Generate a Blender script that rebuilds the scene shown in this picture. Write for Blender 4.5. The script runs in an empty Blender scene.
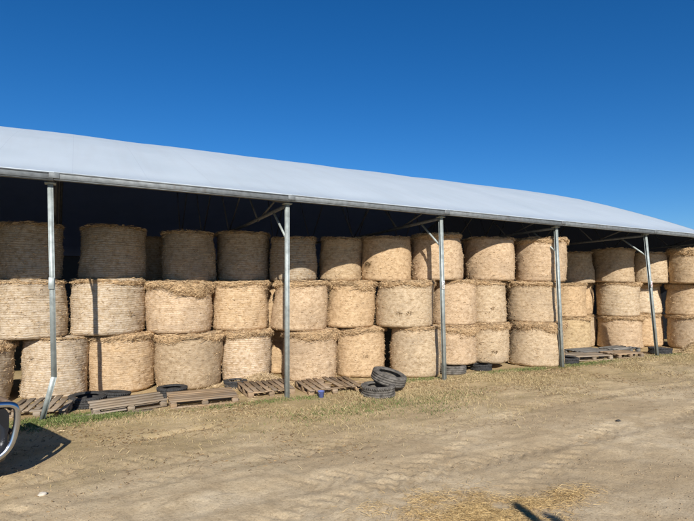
import bpy, math, random
import numpy as np
from mathutils import Vector, Matrix

# ------------------------------------------------------------------ camera, sky, sun, exposure
scene = bpy.context.scene
COL = scene.collection
rad = math.radians
cam_d = bpy.data.cameras.new('camera')
cam = bpy.data.objects.new('camera', cam_d); COL.objects.link(cam)
cam.location = (0, 0, 2.4)
cam.rotation_euler = (rad(90 + 2.75), 0, rad(-28.5))
cam_d.sensor_width = 36; cam_d.lens = 510 / 694 * 36
cam_d.clip_end = 2000
scene.camera = cam

SUN = Vector((0.302, 0.823, -0.482)).normalized()          # direction the light travels
world = bpy.data.worlds.new('World'); scene.world = world; world.use_nodes = True
wn = world.node_tree
sky = wn.nodes.new('ShaderNodeTexSky'); sky.sky_type = 'NISHITA'; sky.sun_disc = False
sky.sun_elevation = rad(28.8); sky.sun_rotation = rad(200.1)
sky.altitude = 300; sky.air_density = 1.0; sky.dust_density = 0.0; sky.ozone_density = 8.0
wn.nodes['Background'].inputs['Strength'].default_value = 0.085
hs = wn.nodes.new('ShaderNodeHueSaturation'); hs.inputs['Saturation'].default_value = 1.18; hs.inputs['Value'].default_value = 1.04; hs.inputs['Hue'].default_value = 0.503
wn.links.new(sky.outputs[0], hs.inputs['Color'])
wn.links.new(hs.outputs[0], wn.nodes['Background'].inputs['Color'])
sun_d = bpy.data.lights.new('sun', 'SUN'); sun_d.energy = 5.0; sun_d.angle = rad(0.53); sun_d.color = (1.0, 0.95, 0.87)
sun = bpy.data.objects.new('sun', sun_d); COL.objects.link(sun)
sun.rotation_euler = SUN.to_track_quat('-Z', 'Y').to_euler(); sun.location = (-10, -20, 30)
scene.view_settings.view_transform = 'Standard'; scene.view_settings.look = 'None'
scene.view_settings.exposure = 0.2; scene.view_settings.gamma = 1.0
scene.view_settings.use_curve_mapping = False
scene.render.engine = 'CYCLES'

# ------------------------------------------------------------------ helpers
rng = np.random.default_rng(7)
random.seed(7)

def tag(o, label=None, cat=None, group=None, kind=None):
    if label: o['label'] = label
    if cat: o['category'] = cat
    if group: o['group'] = group
    if kind: o['kind'] = kind
    return o

def link(o, parent=None):
    COL.objects.link(o)
    if parent is not None: o.parent = parent
    return o

def empty(name, loc=(0, 0, 0), rz=0.0):
    o = bpy.data.objects.new(name, None); link(o)
    o.location = loc; o.rotation_euler = (0, 0, rz); o.empty_display_size = 0.2
    return o

def mesh_np(name, V, Fs, mat=None, smooth=False, uv=None):
    """V (n,3); Fs list of int arrays (k,3)/(k,4); uv per-vertex (n,2)."""
    me = bpy.data.meshes.new(name)
    V = np.asarray(V, dtype=np.float32)
    me.vertices.add(len(V)); me.vertices.foreach_set('co', V.ravel())
    loops = np.concatenate([np.asarray(f, dtype=np.int32).ravel() for f in Fs])
    tot = np.concatenate([np.full(len(f), np.asarray(f).shape[1], dtype=np.int32) for f in Fs])
    start = np.concatenate([[0], np.cumsum(tot)[:-1]]).astype(np.int32)
    me.loops.add(len(loops)); me.loops.foreach_set('vertex_index', loops)
    me.polygons.add(len(tot)); me.polygons.foreach_set('loop_start', start)
    if smooth: me.polygons.foreach_set('use_smooth', np.ones(len(tot), dtype=bool))
    if uv is not None:
        l = me.uv_layers.new(name='uv')
        l.data.foreach_set('uv', np.asarray(uv, dtype=np.float32)[loops].ravel())
    if mat: me.materials.append(mat)
    me.update(calc_edges=True); me.validate()
    return me

def obj(name, me, parent=None):
    return link(bpy.data.objects.new(name, me), parent)

class MB:
    """collects boxes, tubes and lathes into one mesh"""
    def __init__(s): s.V = []; s.F = []; s.n = 0
    def add(s, V, F):
        V = np.asarray(V, float)
        s.V.append(V); s.F += [np.asarray(f) + s.n for f in F]; s.n += len(V); return s
    def box(s, c, d, M=None, b=0.0):
        hx, hy, hz = (q / 2 for q in d)
        if b > 0:
            b = min(b, hx * .9, hy * .9, hz * .9)
            V = []; idx = {}
            for sx in (-1, 1):
                for sy in (-1, 1):
                    for sz in (-1, 1):
                        for k in range(3):
                            p = [sx * (hx - (b if k != 0 else 0)), sy * (hy - (b if k != 1 else 0)), sz * (hz - (b if k != 2 else 0))]
                            idx[(sx, sy, sz, k)] = len(V); V.append(p)
            F4 = []; F3 = []
            S = (-1, 1)
            for a in S:
                F4.append([idx[(a, -1, -1, 0)], idx[(a, 1, -1, 0)], idx[(a, 1, 1, 0)], idx[(a, -1, 1, 0)]][::a])
                F4.append([idx[(-1, a, -1, 1)], idx[(-1, a, 1, 1)], idx[(1, a, 1, 1)], idx[(1, a, -1, 1)]][::a])
                F4.append([idx[(-1, -1, a, 2)], idx[(1, -1, a, 2)], idx[(1, 1, a, 2)], idx[(-1, 1, a, 2)]][::a])
                for c2 in S:
                    F4.append([idx[(a, c2, -1, 0)], idx[(a, c2, 1, 0)], idx[(a, c2, 1, 1)], idx[(a, c2, -1, 1)]][::-a * c2])
                    F4.append([idx[(a, -1, c2, 0)], idx[(a, 1, c2, 0)], idx[(a, 1, c2, 2)], idx[(a, -1, c2, 2)]][::a * c2])
                    F4.append([idx[(-1, a, c2, 1)], idx[(1, a, c2, 1)], idx[(1, a, c2, 2)], idx[(-1, a, c2, 2)]][::-a * c2])
                    for c3 in S:
                        F3.append([idx[(a, c2, c3, 0)], idx[(a, c2, c3, 1)], idx[(a, c2, c3, 2)]][::a * c2 * c3])
            V = np.array(V); F = [np.array(F4), np.array(F3)]
        else:
            V = np.array([[x, y, z] for x in (-hx, hx) for y in (-hy, hy) for z in (-hz, hz)])
            F = [np.array([[0, 1, 3, 2], [4, 6, 7, 5], [0, 4, 5, 1], [2, 3, 7, 6], [0, 2, 6, 4], [1, 5, 7, 3]])]
        if M is not None: V = V @ np.array(M.to_3x3()).T
        return s.add(V + np.array(c), F)
    def beam(s, p, q, w, h, b=0.0, up=(0, 0, 1)):
        p, q = Vector(p), Vector(q); d = q - p; L = d.length; d.normalize()
        u = Vector(up)
        if abs(d.dot(u)) > .95: u = Vector((0, 1, 0))
        side = d.cross(u).normalized(); u2 = side.cross(d)
        M = Matrix((d, -side, u2)).transposed()
        return s.box((p + q) / 2, (L, w, h), M, b)
    def tube(s, pts, r, n=12, cap=True):
        pts = [Vector(p) for p in pts]; V = []; prev = None
        for i, p in enumerate(pts):
            t = (pts[min(i + 1, len(pts) - 1)] - pts[max(i - 1, 0)]).normalized()
            if prev is None:
                a = t.cross(Vector((0, 0, 1)));
                if a.length < .05: a = t.cross(Vector((1, 0, 0)))
            else: a = prev - t * prev.dot(t)
            a.normalize(); prev = a; bb = t.cross(a)
            rr = r[i] if hasattr(r, '__len__') else r
            for k in range(n):
                th = 2 * math.pi * k / n; V.append(p + a * math.cos(th) * rr + bb * math.sin(th) * rr)
        F = [[i * n + k, i * n + (k + 1) % n, (i + 1) * n + (k + 1) % n, (i + 1) * n + k] for i in range(len(pts) - 1) for k in range(n)]
        fs = [np.array(F)]
        if cap:
            m = len(V); V += [pts[0], pts[-1]]; e = (len(pts) - 1) * n
            fs.append(np.array([[m, (k + 1) % n, k] for k in range(n)] + [[m + 1, e + k, e + (k + 1) % n] for k in range(n)]))
        return s.add(np.array([tuple(v) for v in V]), fs)
    def lathe(s, prof, n=40, closed=False, M=None, c=(0, 0, 0)):
        V = np.array([[r * math.cos(2 * math.pi * k / n), r * math.sin(2 * math.pi * k / n), z] for r, z in prof for k in range(n)])
        m = len(prof); F = []
        for i in range(m if closed else m - 1):
            j = (i + 1) % m
            F += [[i * n + k, i * n + (k + 1) % n, j * n + (k + 1) % n, j * n + k] for k in range(n)]
        if M is not None: V = V @ np.array(M.to_3x3()).T
        return s.add(V + np.array(c), [np.array(F)])
    def build(s, name, mat, parent=None, smooth=False):
        q = [f for f in s.F if f.shape[1] == 4]; t = [f for f in s.F if f.shape[1] == 3]
        Fs = [np.concatenate(g) for g in (q, t) if g]
        me = mesh_np(name, np.concatenate(s.V), Fs, mat, smooth)
        o = obj(name, me, parent)
        return o

# vectorised value noise
_T = rng.random((256, 256)).astype(np.float64)
def vnoise(x, y):
    xi = np.floor(x).astype(int); yi = np.floor(y).astype(int); fx = x - xi; fy = y - yi
    fx = fx * fx * (3 - 2 * fx); fy = fy * fy * (3 - 2 * fy)
    a = _T[xi % 256, yi % 256]; b = _T[(xi + 1) % 256, yi % 256]; c = _T[xi % 256, (yi + 1) % 256]; d = _T[(xi + 1) % 256, (yi + 1) % 256]
    return (a * (1 - fx) + b * fx) * (1 - fy) + (c * (1 - fx) + d * fx) * fy
def fbm(x, y, o=4):
    s = 0; a = .5
    for i in range(o): s = s + a * (vnoise(x + 17.3 * i, y + 5.1 * i) - .5); x = x * 2.03; y = y * 2.03; a *= .5
    return s * 2

# ------------------------------------------------------------------ materials
class NT:
    def __init__(s, name):
        s.m = bpy.data.materials.new(name); s.m.use_nodes = True; s.t = s.m.node_tree
        s.b = s.t.nodes['Principled BSDF']
    def n(s, typ, ins=None, **kw):
        nd = s.t.nodes.new('ShaderNode' + typ)
        for k, v in kw.items(): setattr(nd, k, v)
        for k, v in (ins or {}).items():
            if hasattr(v, 'is_output') or isinstance(v, bpy.types.NodeSocket): s.t.links.new(v, nd.inputs[k])
            else: nd.inputs[k].default_value = v
        return nd
    def math(s, op, a, b=0.0, clamp=False):
        nd = s.n('Math', {0: a, 1: b}, operation=op); nd.use_clamp = clamp; return nd.outputs[0]
    def mix(s, f, a, b, typ='MIX'):
        nd = s.t.nodes.new('ShaderNodeMix'); nd.data_type = 'RGBA'; nd.blend_type = typ
        for k, v in ((0, f), (6, a), (7, b)):
            if isinstance(v, bpy.types.NodeSocket): s.t.links.new(v, nd.inputs[k])
            else: nd.inputs[k].default_value = v if not isinstance(v, tuple) or len(v) != 3 else (*v, 1)
        return nd.outputs[2]
    def ramp(s, f, stops):
        nd = s.n('ValToRGB', {0: f}); e = nd.color_ramp.elements
        while len(e) < len(stops): e.new(.5)
        for i, (p, c) in enumerate(stops):
            e[i].position = p; e[i].color = (*c, 1) if len(c) == 3 else c
        return nd.outputs[0]
    def noise(s, vec, scale, detail=3, rough=.55, dist=0.0):
        return s.n('TexNoise', {'Vector': vec, 'Scale': scale, 'Detail': detail, 'Roughness': rough, 'Distortion': dist}).outputs['Fac']
    def mapping(s, vec, scale=(1, 1, 1), rot=(0, 0, 0), loc=(0, 0, 0)):
        return s.n('Mapping', {'Vector': vec, 'Scale': scale, 'Rotation': rot, 'Location': loc}).outputs[0]
    def out(s, color, rough=.8, bump=None, bs=.3, bd=.01, metal=0.0, spec=.3):
        for k, v in (('Base Color', color), ('Roughness', rough), ('Metallic', metal)):
            if isinstance(v, bpy.types.NodeSocket): s.t.links.new(v, s.b.inputs[k])
            else: s.b.inputs[k].default_value = (*v, 1) if isinstance(v, tuple) else v
        s.b.inputs['Specular IOR Level'].default_value = spec
        if bump is not None:
            nd = s.n('Bump', {'Height': bump, 'Strength': bs, 'Distance': bd}); s.t.links.new(nd.outputs[0], s.b.inputs['Normal'])
        return s.m

def g3(v): return (v, v, v)

def mat_bale():
    t = NT('net_wrapped_straw')
    uv = t.n('UVMap').outputs[0]; info = t.n('ObjectInfo')
    sx = t.n('SeparateXYZ', {0: uv})
    u, v = sx.outputs[0], sx.outputs[1]
    f1 = t.noise(t.mapping(uv, (20, 95, 1), rot=(0, 0, rad(14))), 1.0, 4, .7); f2 = t.noise(t.mapping(uv, (24, 80, 1), rot=(0, 0, rad(-38)), loc=(3, 9, 0)), 1.0, 4, .7)
    f3 = t.noise(t.mapping(uv, (70, 26, 1), loc=(7, 1, 0)), 1.0, 3, .7)
    fine = t.math('ADD', t.math('MULTIPLY', t.math('MAXIMUM', f1, f2), .75), t.math('SUBTRACT', t.math('MULTIPLY', f3, .25), .04))
    clump = t.noise(t.mapping(uv, (9, 13, 1)), 1.0, 4, .6)
    big = t.noise(t.mapping(uv, (1.1, 1.5, 1)), 1.0, 3, .55)
    # wrap rows: broken pale lines
    wob = t.math('MULTIPLY', t.noise(t.mapping(uv, (2.2, 1.4, 1)), 1.0, 3), .10)
    vv = t.math('ADD', v, wob)
    row = t.math('ABSOLUTE', t.math('SINE', t.math('MULTIPLY', vv, 3.1416 / .047)))
    rowid = t.math('FLOOR', t.math('DIVIDE', vv, .052))
    comb = t.n('CombineXYZ', {0: t.math('MULTIPLY', u, 11.0), 1: t.math('MULTIPLY', rowid, 3.7)}).outputs[0]
    dash = t.noise(comb, 1.0, 2, .5)
    straw = t.ramp(t.math('ADD', t.math('MULTIPLY', fine, .6), t.math('MULTIPLY', clump, .4)),
                   [(.36, (.20, .135, .072)), (.44, (.37, .275, .165)), (.53, (.50, .395, .255)), (.66, (.64, .525, .365))])
    net = t.mix(t.math('MULTIPLY', t.math('GREATER_THAN', row, .45), t.math('MULTIPLY', t.ramp(dash, [(.38, g3(0)), (.58, g3(1))]), .55)), straw, (.68, .60, .47))
    net = t.mix(t.math('MULTIPLY', t.ramp(row, [(0.0, g3(1)), (.32, g3(0))]), .42), net, (.24, .17, .105))
    # the wrap is stronger on some bales (object colour alpha)
    col = t.mix(info.outputs['Alpha'], straw, net)
    col = t.mix(t.math('MULTIPLY', t.ramp(big, [(.50, g3(0)), (.72, g3(1))]), .45), col, (.27, .215, .15))
    spot = t.noise(t.mapping(uv, (3.2, 5.5, 1), loc=(4, 2, 0)), 1.0, 4, .6, .4)
    col = t.mix(t.math('MULTIPLY', t.ramp(spot, [(.66, g3(0)), (.74, g3(1))]), .5), col, (.17, .105, .05))
    sp = t.noise(t.mapping(uv, (75, 75, 1)), 1.0, 2, .6); sp2 = t.noise(t.mapping(uv, (30, 38, 1), loc=(2, 6, 0)), 1.0, 3, .7)
    col = t.mix(1.0, col, t.ramp(t.math('ADD', t.math('MULTIPLY', sp, .5), t.math('MULTIPLY', sp2, .5)), [(.33, (.76, .72, .68)), (.5, (1.06, 1.03, 1.03)), (.66, (1.18, 1.16, 1.16))]), 'MULTIPLY')
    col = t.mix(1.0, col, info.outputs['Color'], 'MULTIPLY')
    h = t.math('ADD', t.math('MULTIPLY', fine, .7), t.math('ADD', t.math('MULTIPLY', clump, .9), t.math('MULTIPLY', t.math('MULTIPLY', row, info.outputs['Alpha']), .25)))
    return t.out(col, .85, h, .55, .016, spec=.12)

def mat_straw(name='loose_straw', dark=(.28, .175, .085), light=(.70, .515, .305)):
    t = NT(name); gi = t.n('NewGeometry')
    r = gi.outputs['Random Per Island']
    mid = tuple((a + b) / 2 for a, b in zip(dark, light))
    col = t.ramp(r, [(0, dark), (.35, mid), (.8, light), (1, tuple(min(1, q * 1.15) for q in light))])
    return t.out(col, .7, spec=.25)

def mat_ground():
    t = NT('sandy_dirt')
    P = t.n('NewGeometry').outputs['Position']
    sx = t.n('SeparateXYZ', {0: P})
    big = t.noise(P, .35, 5, .6, .3); mid = t.noise(P, 2.2, 6, .65, .4); fin = t.noise(P, 22, 5, .7); grit = t.noise(P, 120, 2, .6)
    streak = t.noise(t.mapping(P, (1.0, 2.3, 1), rot=(0, 0, rad(-16))), 1.0, 6, .65, .35)
    base = t.ramp(t.math('ADD', t.math('MULTIPLY', mid, .6), t.math('MULTIPLY', streak, .4)),
                  [(.34, (.42, .310, .180)), (.46, (.575, .442, .268)), (.56, (.655, .518, .328)), (.68, (.72, .595, .405))])
    base = t.mix(t.ramp(big, [(.40, g3(0)), (.60, g3(.8))]), base, (.46, .34, .195))
    base = t.mix(t.math('MULTIPLY', t.ramp(fin, [(.30, g3(1)), (.48, g3(0))]), .55), base, (.25, .175, .095))
    base = t.mix(t.math('MULTIPLY', t.ramp(grit, [(.58, g3(0)), (.70, g3(1))]), .35), base, (.66, .55, .39))
    sp = t.noise(P, 48, 6, .8)
    base = t.mix(1.0, base, t.ramp(sp, [(.30, g3(.55)), (.43, g3(.95)), (.55, g3(1.03)), (.70, g3(1.25))]), 'MULTIPLY')
    # straw and dry grass litter trodden into the strip along the shed
    edge = t.math('ADD', sx.outputs[1], t.math('MULTIPLY', t.math('SUBTRACT', mid, .5), 5.0))
    f = t.ramp(t.math('DIVIDE', edge, 20.0), [(.32, g3(0)), (.46, g3(1))])
    fleck = t.noise(P, 55, 3, .75)
    base = t.mix(t.math('MULTIPLY', t.math('ADD', t.math('MULTIPLY', f, .5), .28), t.ramp(fleck, [(.34, g3(1)), (.44, g3(0))])), base, (.16, .115, .062))
    patch = t.noise(P, 1.1, 5, .7, .3)
    base = t.mix(t.math('MULTIPLY', f, t.ramp(patch, [(.45, g3(0)), (.60, g3(.7))])), base, (.21, .165, .085))
    lit = t.noise(P, 45, 4, .7)
    base = t.mix(t.math('MULTIPLY', f, t.ramp(lit, [(.40, g3(0)), (.60, g3(.85))])), base, (.47, .345, .155))
    damp = t.noise(t.mapping(P, (.7, 1.6, 1), loc=(3.1, 7.7, 0)), 1.0, 4, .65, .6)
    base = t.mix(t.math('MULTIPLY', t.ramp(damp, [(.62, g3(0)), (.70, g3(1))]), .45), base, (.17, .125, .075))
    h = t.math('ADD', t.math('MULTIPLY', mid, .9), t.math('ADD', t.math('MULTIPLY', fin, .75), t.math('MULTIPLY', grit, .14)))
    h = t.math('ADD', h, t.math('MULTIPLY', streak, .3))
    return t.out(base, .95, h, .55, .022, spec=.1)

def mat_galv(name, c=(.36, .40, .40), rough=.55, rust=.12):
    t = NT(name); P = t.n('TexCoord').outputs['Object']
    a = t.noise(P, 9, 4, .6); b = t.noise(t.mapping(P, (2, 2, .7)), 3, 5, .65)
    col = t.ramp(a, [(.3, tuple(q * .72 for q in c)), (.7, tuple(min(1, q * 1.22) for q in c))])
    col = t.mix(t.math('MULTIPLY', t.ramp(b, [(.58, g3(0)), (.72, g3(1))]), rust), col, (.22, .11, .05))
    return t.out(col, rough, a, .12, .004, metal=.35, spec=.4)

def translucent(t, f, c):
    """cloth lets a little daylight through, added to lift the dark interior"""
    tr = t.n('BsdfTranslucent', {'Color': (*c, 1)}); mx = t.n('MixShader', {0: f}); o = t.t.nodes['Material Output']
    t.t.links.new(t.b.outputs[0], mx.inputs[1]); t.t.links.new(tr.outputs[0], mx.inputs[2]); t.t.links.new(mx.outputs[0], o.inputs['Surface'])
    return t.m

def mat_lining():
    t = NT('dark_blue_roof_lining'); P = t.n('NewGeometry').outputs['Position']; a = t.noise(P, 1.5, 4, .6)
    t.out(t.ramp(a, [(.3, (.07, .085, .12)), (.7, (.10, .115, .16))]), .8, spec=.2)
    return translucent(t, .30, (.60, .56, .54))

def mat_cloth_wall():
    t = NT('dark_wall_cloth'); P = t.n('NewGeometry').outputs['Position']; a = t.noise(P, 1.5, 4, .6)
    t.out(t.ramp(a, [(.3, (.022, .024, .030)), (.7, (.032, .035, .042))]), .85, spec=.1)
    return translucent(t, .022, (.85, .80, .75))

def mat_membrane():
    t = NT('white_roof_sheet'); P = t.n('NewGeometry').outputs['Position']
    a = t.noise(P, .5, 4, .6); b = t.noise(t.mapping(P, (4, .35, .35)), 1, 4, .6); sx = t.n('SeparateXYZ', {0: P})
    seam = t.math('ABSOLUTE', t.math('SINE', t.math('MULTIPLY', sx.outputs[0], 3.1416 / 1.43)))
    col = t.ramp(a, [(.3, (.63, .70, .72)), (.7, (.69, .755, .775))])
    col = t.mix(t.math('MULTIPLY', t.ramp(b, [(.45, g3(0)), (.7, g3(1))]), .18), col, (.55, .56, .55))
    col = t.mix(t.ramp(seam, [(0, g3(.7)), (.022, g3(0))]), col, (.50, .54, .57))
    m = t.out(col, .42, a, .08, .05, spec=.35)
    return translucent(t, .25, (.75, .82, .95))

def mat_plain(name, c, rough=.7, scale=12, var=.25, metal=0.0, spec=.3, bs=.2, bd=.004):
    t = NT(name); P = t.n('TexCoord').outputs['Object']
    a = t.noise(P, scale, 5, .65)
    col = t.ramp(a, [(.3, tuple(q * (1 - var) for q in c)), (.7, tuple(min(1, q * (1 + var)) for q in c))])
    return t.out(col, rough, a, bs, bd, metal, spec)

def mat_wood(name, c, grey=.3):
    t = NT(name); P = t.n('TexCoord').outputs['Object']; info = t.n('ObjectInfo').outputs['Random']
    off = t.n('VectorMath', {0: P, 1: t.n('CombineXYZ', {0: t.math('MULTIPLY', info, 40.0), 1: t.math('MULTIPLY', info, 17.0)}).outputs[0]}, operation='ADD').outputs[0]
    g = t.noise(t.mapping(off, (3, 60, 60)), 1, 5, .6, .6); b = t.noise(off, 2.2, 4, .6)
    col = t.ramp(g, [(.3, tuple(q * .5 for q in c)), (.55, c), (.75, tuple(q * 1.35 for q in c))])
    col = t.mix(t.math('MULTIPLY', t.ramp(b, [(.42, g3(0)), (.65, g3(1))]), grey), col, (.27, .25, .22))
    hsv = t.n('HueSaturation', {'Value': t.math('ADD', t.math('MULTIPLY', info, .7), .65), 'Color': col}).outputs[0]
    return t.out(hsv, .85, g, .5, .004, spec=.15)

M = {}
M['bale'] = mat_bale()
M['straw'] = mat_straw()
M['collar'] = mat_plain('matted_straw', (.53, .365, .20), .9, 45, .5, bs=.9, bd=.02)
M['straw_gold'] = mat_straw('golden_straw', (.30, .19, .075), (.68, .49, .23))
M['straw_dark'] = mat_straw('dark_straw', (.09, .055, .028), (.34, .225, .11))
M['straw_pale'] = mat_straw('pale_straw', (.32, .22, .115), (.70, .54, .33))
M['ground'] = mat_ground()
M['galv'] = mat_galv('galvanised_post', (.40, .44, .42))
M['fascia'] = mat_galv('fascia_steel', (.19, .205, .21), .65, .25)
M['truss'] = mat_galv('truss_steel', (.16, .17, .18), .6, .2)
M['roof'] = mat_membrane()
M['liner'] = mat_lining()
M['cladding'] = mat_cloth_wall()
M['rubber'] = mat_plain('old_rubber', (.050, .049, .048), .82, 18, .45, spec=.25, bs=.5, bd=.01)
M['rubber_dusty'] = mat_plain('dusty_rubber', (.135, .122, .105), .95, 9, .6, spec=.15, bs=.5, bd=.01)
M['wood'] = mat_wood('pallet_wood', (.34, .235, .14), .4)
M['wood_grey'] = mat_wood('weathered_pallet_wood', (.31, .24, .165), .5)
M['wood_dark'] = mat_wood('dark_pallet_wood', (.20, .19, .17), .6)
M['grass_dry'] = mat_straw('dry_grass', (.22, .165, .08), (.56, .44, .235))
M['grass_green'] = mat_straw('green_grass', (.055, .085, .020), (.19, .225, .070))
M['stone'] = mat_plain('pale_stone', (.55, .49, .40), .9, 14, .25, bs=.5)
M['clod'] = mat_plain('dirt_clod', (.36, .27, .165), .95, 20, .3, bs=.5)
M['dark_clod'] = mat_plain('dark_stone', (.06, .055, .05), .9, 20, .3)
M['blue'] = mat_plain('blue_plastic', (.13, .17, .42), .5, 8, .15)
M['chrome'] = mat_plain('polished_steel_tube', (.55, .57, .60), .2, 10, .06, metal=1.0, spec=.5, bs=.02)
M['bar_dark'] = mat_plain('dusty_brown_tube', (.20, .14, .095), .5, 10, .2, metal=.3)
M['car_paint'] = mat_plain('dark_car_paint', (.035, .037, .042), .3, 3, .1, spec=.5, bs=.02)
M['infill_black'] = mat_plain('shadow_infill_black', (.012, .012, .013), .7, 6, .2)
M['car_glass'] = mat_plain('car_glass', (.02, .025, .03), .08, 3, .05, spec=.6, bs=0)
M['lens'] = mat_plain('headlight_lens', (.55, .57, .58), .15, 5, .05, spec=.6, bs=0)
M['plate_white'] = mat_plain('white_tag', (.74, .72, .68), .6, 30, .12)
M['tag_dark'] = mat_plain('tag_print_dark', (.05, .045, .045), .6, 30, .1)
M['tag_red'] = mat_plain('tag_print_red', (.45, .06, .05), .6, 30, .1)
M['timber'] = mat_wood('stand_in_timber', (.25, .19, .13), .5)

# ------------------------------------------------------------------ ground
def axis(segs):
    return np.concatenate([np.arange(a, b, s) for a, b, s in segs] + [[segs[-1][1]]])
gx = axis([(-300, -60, 20), (-60, -12, 3), (-12, -4, .4), (-4, 16, .05), (16, 26, .12), (26, 70, 2.5), (70, 310, 20)])
gy = axis([(-200, -20, 15), (-20, 0, 1.0), (0, 2.6, .2), (2.6, 11.2, .045), (11.2, 16, .2), (16, 40, 1.5), (40, 310, 18)])

TRACKS = [(4.1, 4.4, 8.9, 5.75), (3.0, 5.3, 8.0, 7.2), (0.6, 6.6, 4.4, 7.3)]
def height(x, y):
    x = np.asarray(x, float); y = np.asarray(y, float)
    h = fbm(x * .22 + 3, y * .22 + 8, 3) * .09 + fbm(x * 1.3, y * 1.3, 4) * .026
    h = h + .05 * np.exp(-((y - 10.6) / 1.6) ** 2)
    # wheel ruts that run past the shed, and one that curves away from it
    for y0, sl, cu, w, d in ((7.35, -.035, .0016, .24, .012), (5.75, -.035, .0016, .24, .012), (6.5, .10, -.004, .20, .010), (4.9, .10, -.004, .20, .010), (8.55, -.09, .002, .22, .010)):
        yy = y0 + sl * x + cu * x * x + .12 * np.sin(x * .7 + y0)
        dd = (y - yy) / w
        tread = 1 + 1.1 * np.sign(np.sin((x + np.abs(y - yy) * .9) * 2 * np.pi / .22)) * (np.abs(dd) < .9) * np.clip(fbm(x * .6 + y0 * 9, y * .4, 2) * 3 + .35, 0, 1)
        h = h - d * np.exp(-np.clip(np.abs(dd), 0, 6) ** 4) * tread * np.clip(vnoise(x * .35 + y0 * 5, y * .2) * 1.9 - .15, .1, 1) + d * .45 * np.exp(-((np.abs(dd) - 1.35) / .32) ** 2) * vnoise(x * 1.7 + y0, y * .5) * 1.5
    churn = np.clip(vnoise(x * .5 + 40, y * .7 + 12) * 1.8 - .4, 0, 1)
    h = h + fbm(x * 4.5, y * 4.5, 4) * .017 * churn + fbm(x * 9, y * 9, 3) * .010
    for x0, y0, x1, y1 in TRACKS:
        ux, uy = x1 - x0, y1 - y0; L = math.hypot(ux, uy); ux /= L; uy /= L
        sl = (x - x0) * ux + (y - y0) * uy; st = -(x - x0) * uy + (y - y0) * ux + .10 * np.sin(sl * .8)
        on = (np.abs(st) < .16) * np.clip(np.minimum(sl, L - sl) / .4, 0, 1) * np.clip(vnoise(sl * .9 + x0 * 3, st * 0 + 7) * 2.2 - .35, 0, 1)
        h = h + on * (.011 * np.clip(np.sin((sl + np.abs(st) * 1.1) * 2 * np.pi / .26) * 3, -1, 1) - .008)
    al = np.clip((x - 1.16) / .97, 0, 1); dl = np.hypot(x - (1.16 + .97 * al), y - (8.64 + .22 * al)); h = h - .05 * np.exp(-(dl / .075) ** 2)
    s = np.clip((y - 9.9) / 1.0, 0, 1)                      # flat earth floor inside the shed
    h = h * (1 - .85 * s) + .0 * s
    fade = np.clip((np.hypot(x - 6, y - 7) - 40) / 60, 0, 1)
    return h * (1 - fade)

GX, GY = np.meshgrid(gx, gy, indexing='ij')
GZ = height(GX, GY)
ny = len(gy); ii, jj = np.meshgrid(np.arange(len(gx) - 1), np.arange(ny - 1), indexing='ij')
q = (ii * ny + jj).ravel()
ground = obj('ground', mesh_np('ground', np.stack([GX.ravel(), GY.ravel(), GZ.ravel()], 1),
                               [np.stack([q, q + ny, q + ny + 1, q + 1], 1)], M['ground'], True))
tag(ground, 'sandy brown dirt yard with wheel ruts in front of the shed', 'ground', kind='structure')
def hz(x, y): return float(height(np.array([x]), np.array([y]))[0])

# ------------------------------------------------------------------ the shed
X0, X1 = -8.9, 23.3
shed = empty('hay_shed', (8, 10.1, 0))
tag(shed, 'long open-fronted hay shed with white curved roof and galvanised steel posts', 'shed')
OFF = Vector((-8, -10.1, 0))
def part(mb, name, mat, parent=None, smooth=False):
    o = mb.build(name, mat, parent or shed, smooth)
    if parent is None: o.location = OFF
    return o

PROF = [(9.88, 4.295), (10.3, 4.37), (11.0, 4.51), (11.8, 4.74), (12.6, 5.07), (13.6, 5.46), (14.8, 5.93), (16.0, 6.38), (17.5, 6.90), (19.0, 7.36), (20.8, 7.86), (22.5, 8.27), (23.6, 8.42)]
full = PROF + [(47.2 - y, z) for y, z in PROF[-2::-1]]
pa = np.array(full); tt = np.concatenate([[0], np.cumsum(np.hypot(*np.diff(pa, axis=0).T))])
ts = np.linspace(0, tt[-1], 97)
py = np.interp(ts, tt, pa[:, 0]); pz = np.interp(ts, tt, pa[:, 1])
POSTX = [-8.6, -4.4, -.28, 4.04, 8.19, 12.46, 16.95, 21.5]
def roof_sheet(off, scallop):
    xs = np.linspace(X0 - .15, X1 + .12, 181)
    V = []
    d = np.abs(((xs - .04) / 4.27) - np.round((xs - .04) / 4.27)) * 2      # 0 at a frame, 1 between frames
    for y, z, k in zip(py, pz, np.linspace(0, 1, len(py))):
        edge = min(1, min(k, 1 - k) * 14)
        z = z - .005 * (xs - 4) * max(0, 1 - (min(y, 47.2 - y) - 9.78) / 4)      # the eave drops slightly to the right
        zz = z - off - scallop * d ** 2 * edge + .005 * np.sin(xs * 1.9 + k * 5) * edge
        V.append(np.stack([xs, np.full_like(xs, y), zz], 1))
    n = len(xs); V = np.concatenate(V)
    a, b = np.meshgrid(np.arange(len(py) - 1), np.arange(n - 1), indexing='ij'); q = (a * n + b).ravel()
    return V + np.array(OFF), [np.stack([q, q + 1, q + n + 1, q + n], 1)]
V, F = roof_sheet(0, .022); o = obj('roof_membrane', mesh_np('roof_membrane', V, F, M['roof'], True), shed)
sd = o.modifiers.new('thick', 'SOLIDIFY'); sd.thickness = .02; sd.offset = -1
V, F = roof_sheet(.075, .022); obj('roof_lining', mesh_np('roof_lining', V, F, M['liner'], True), shed)

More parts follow.
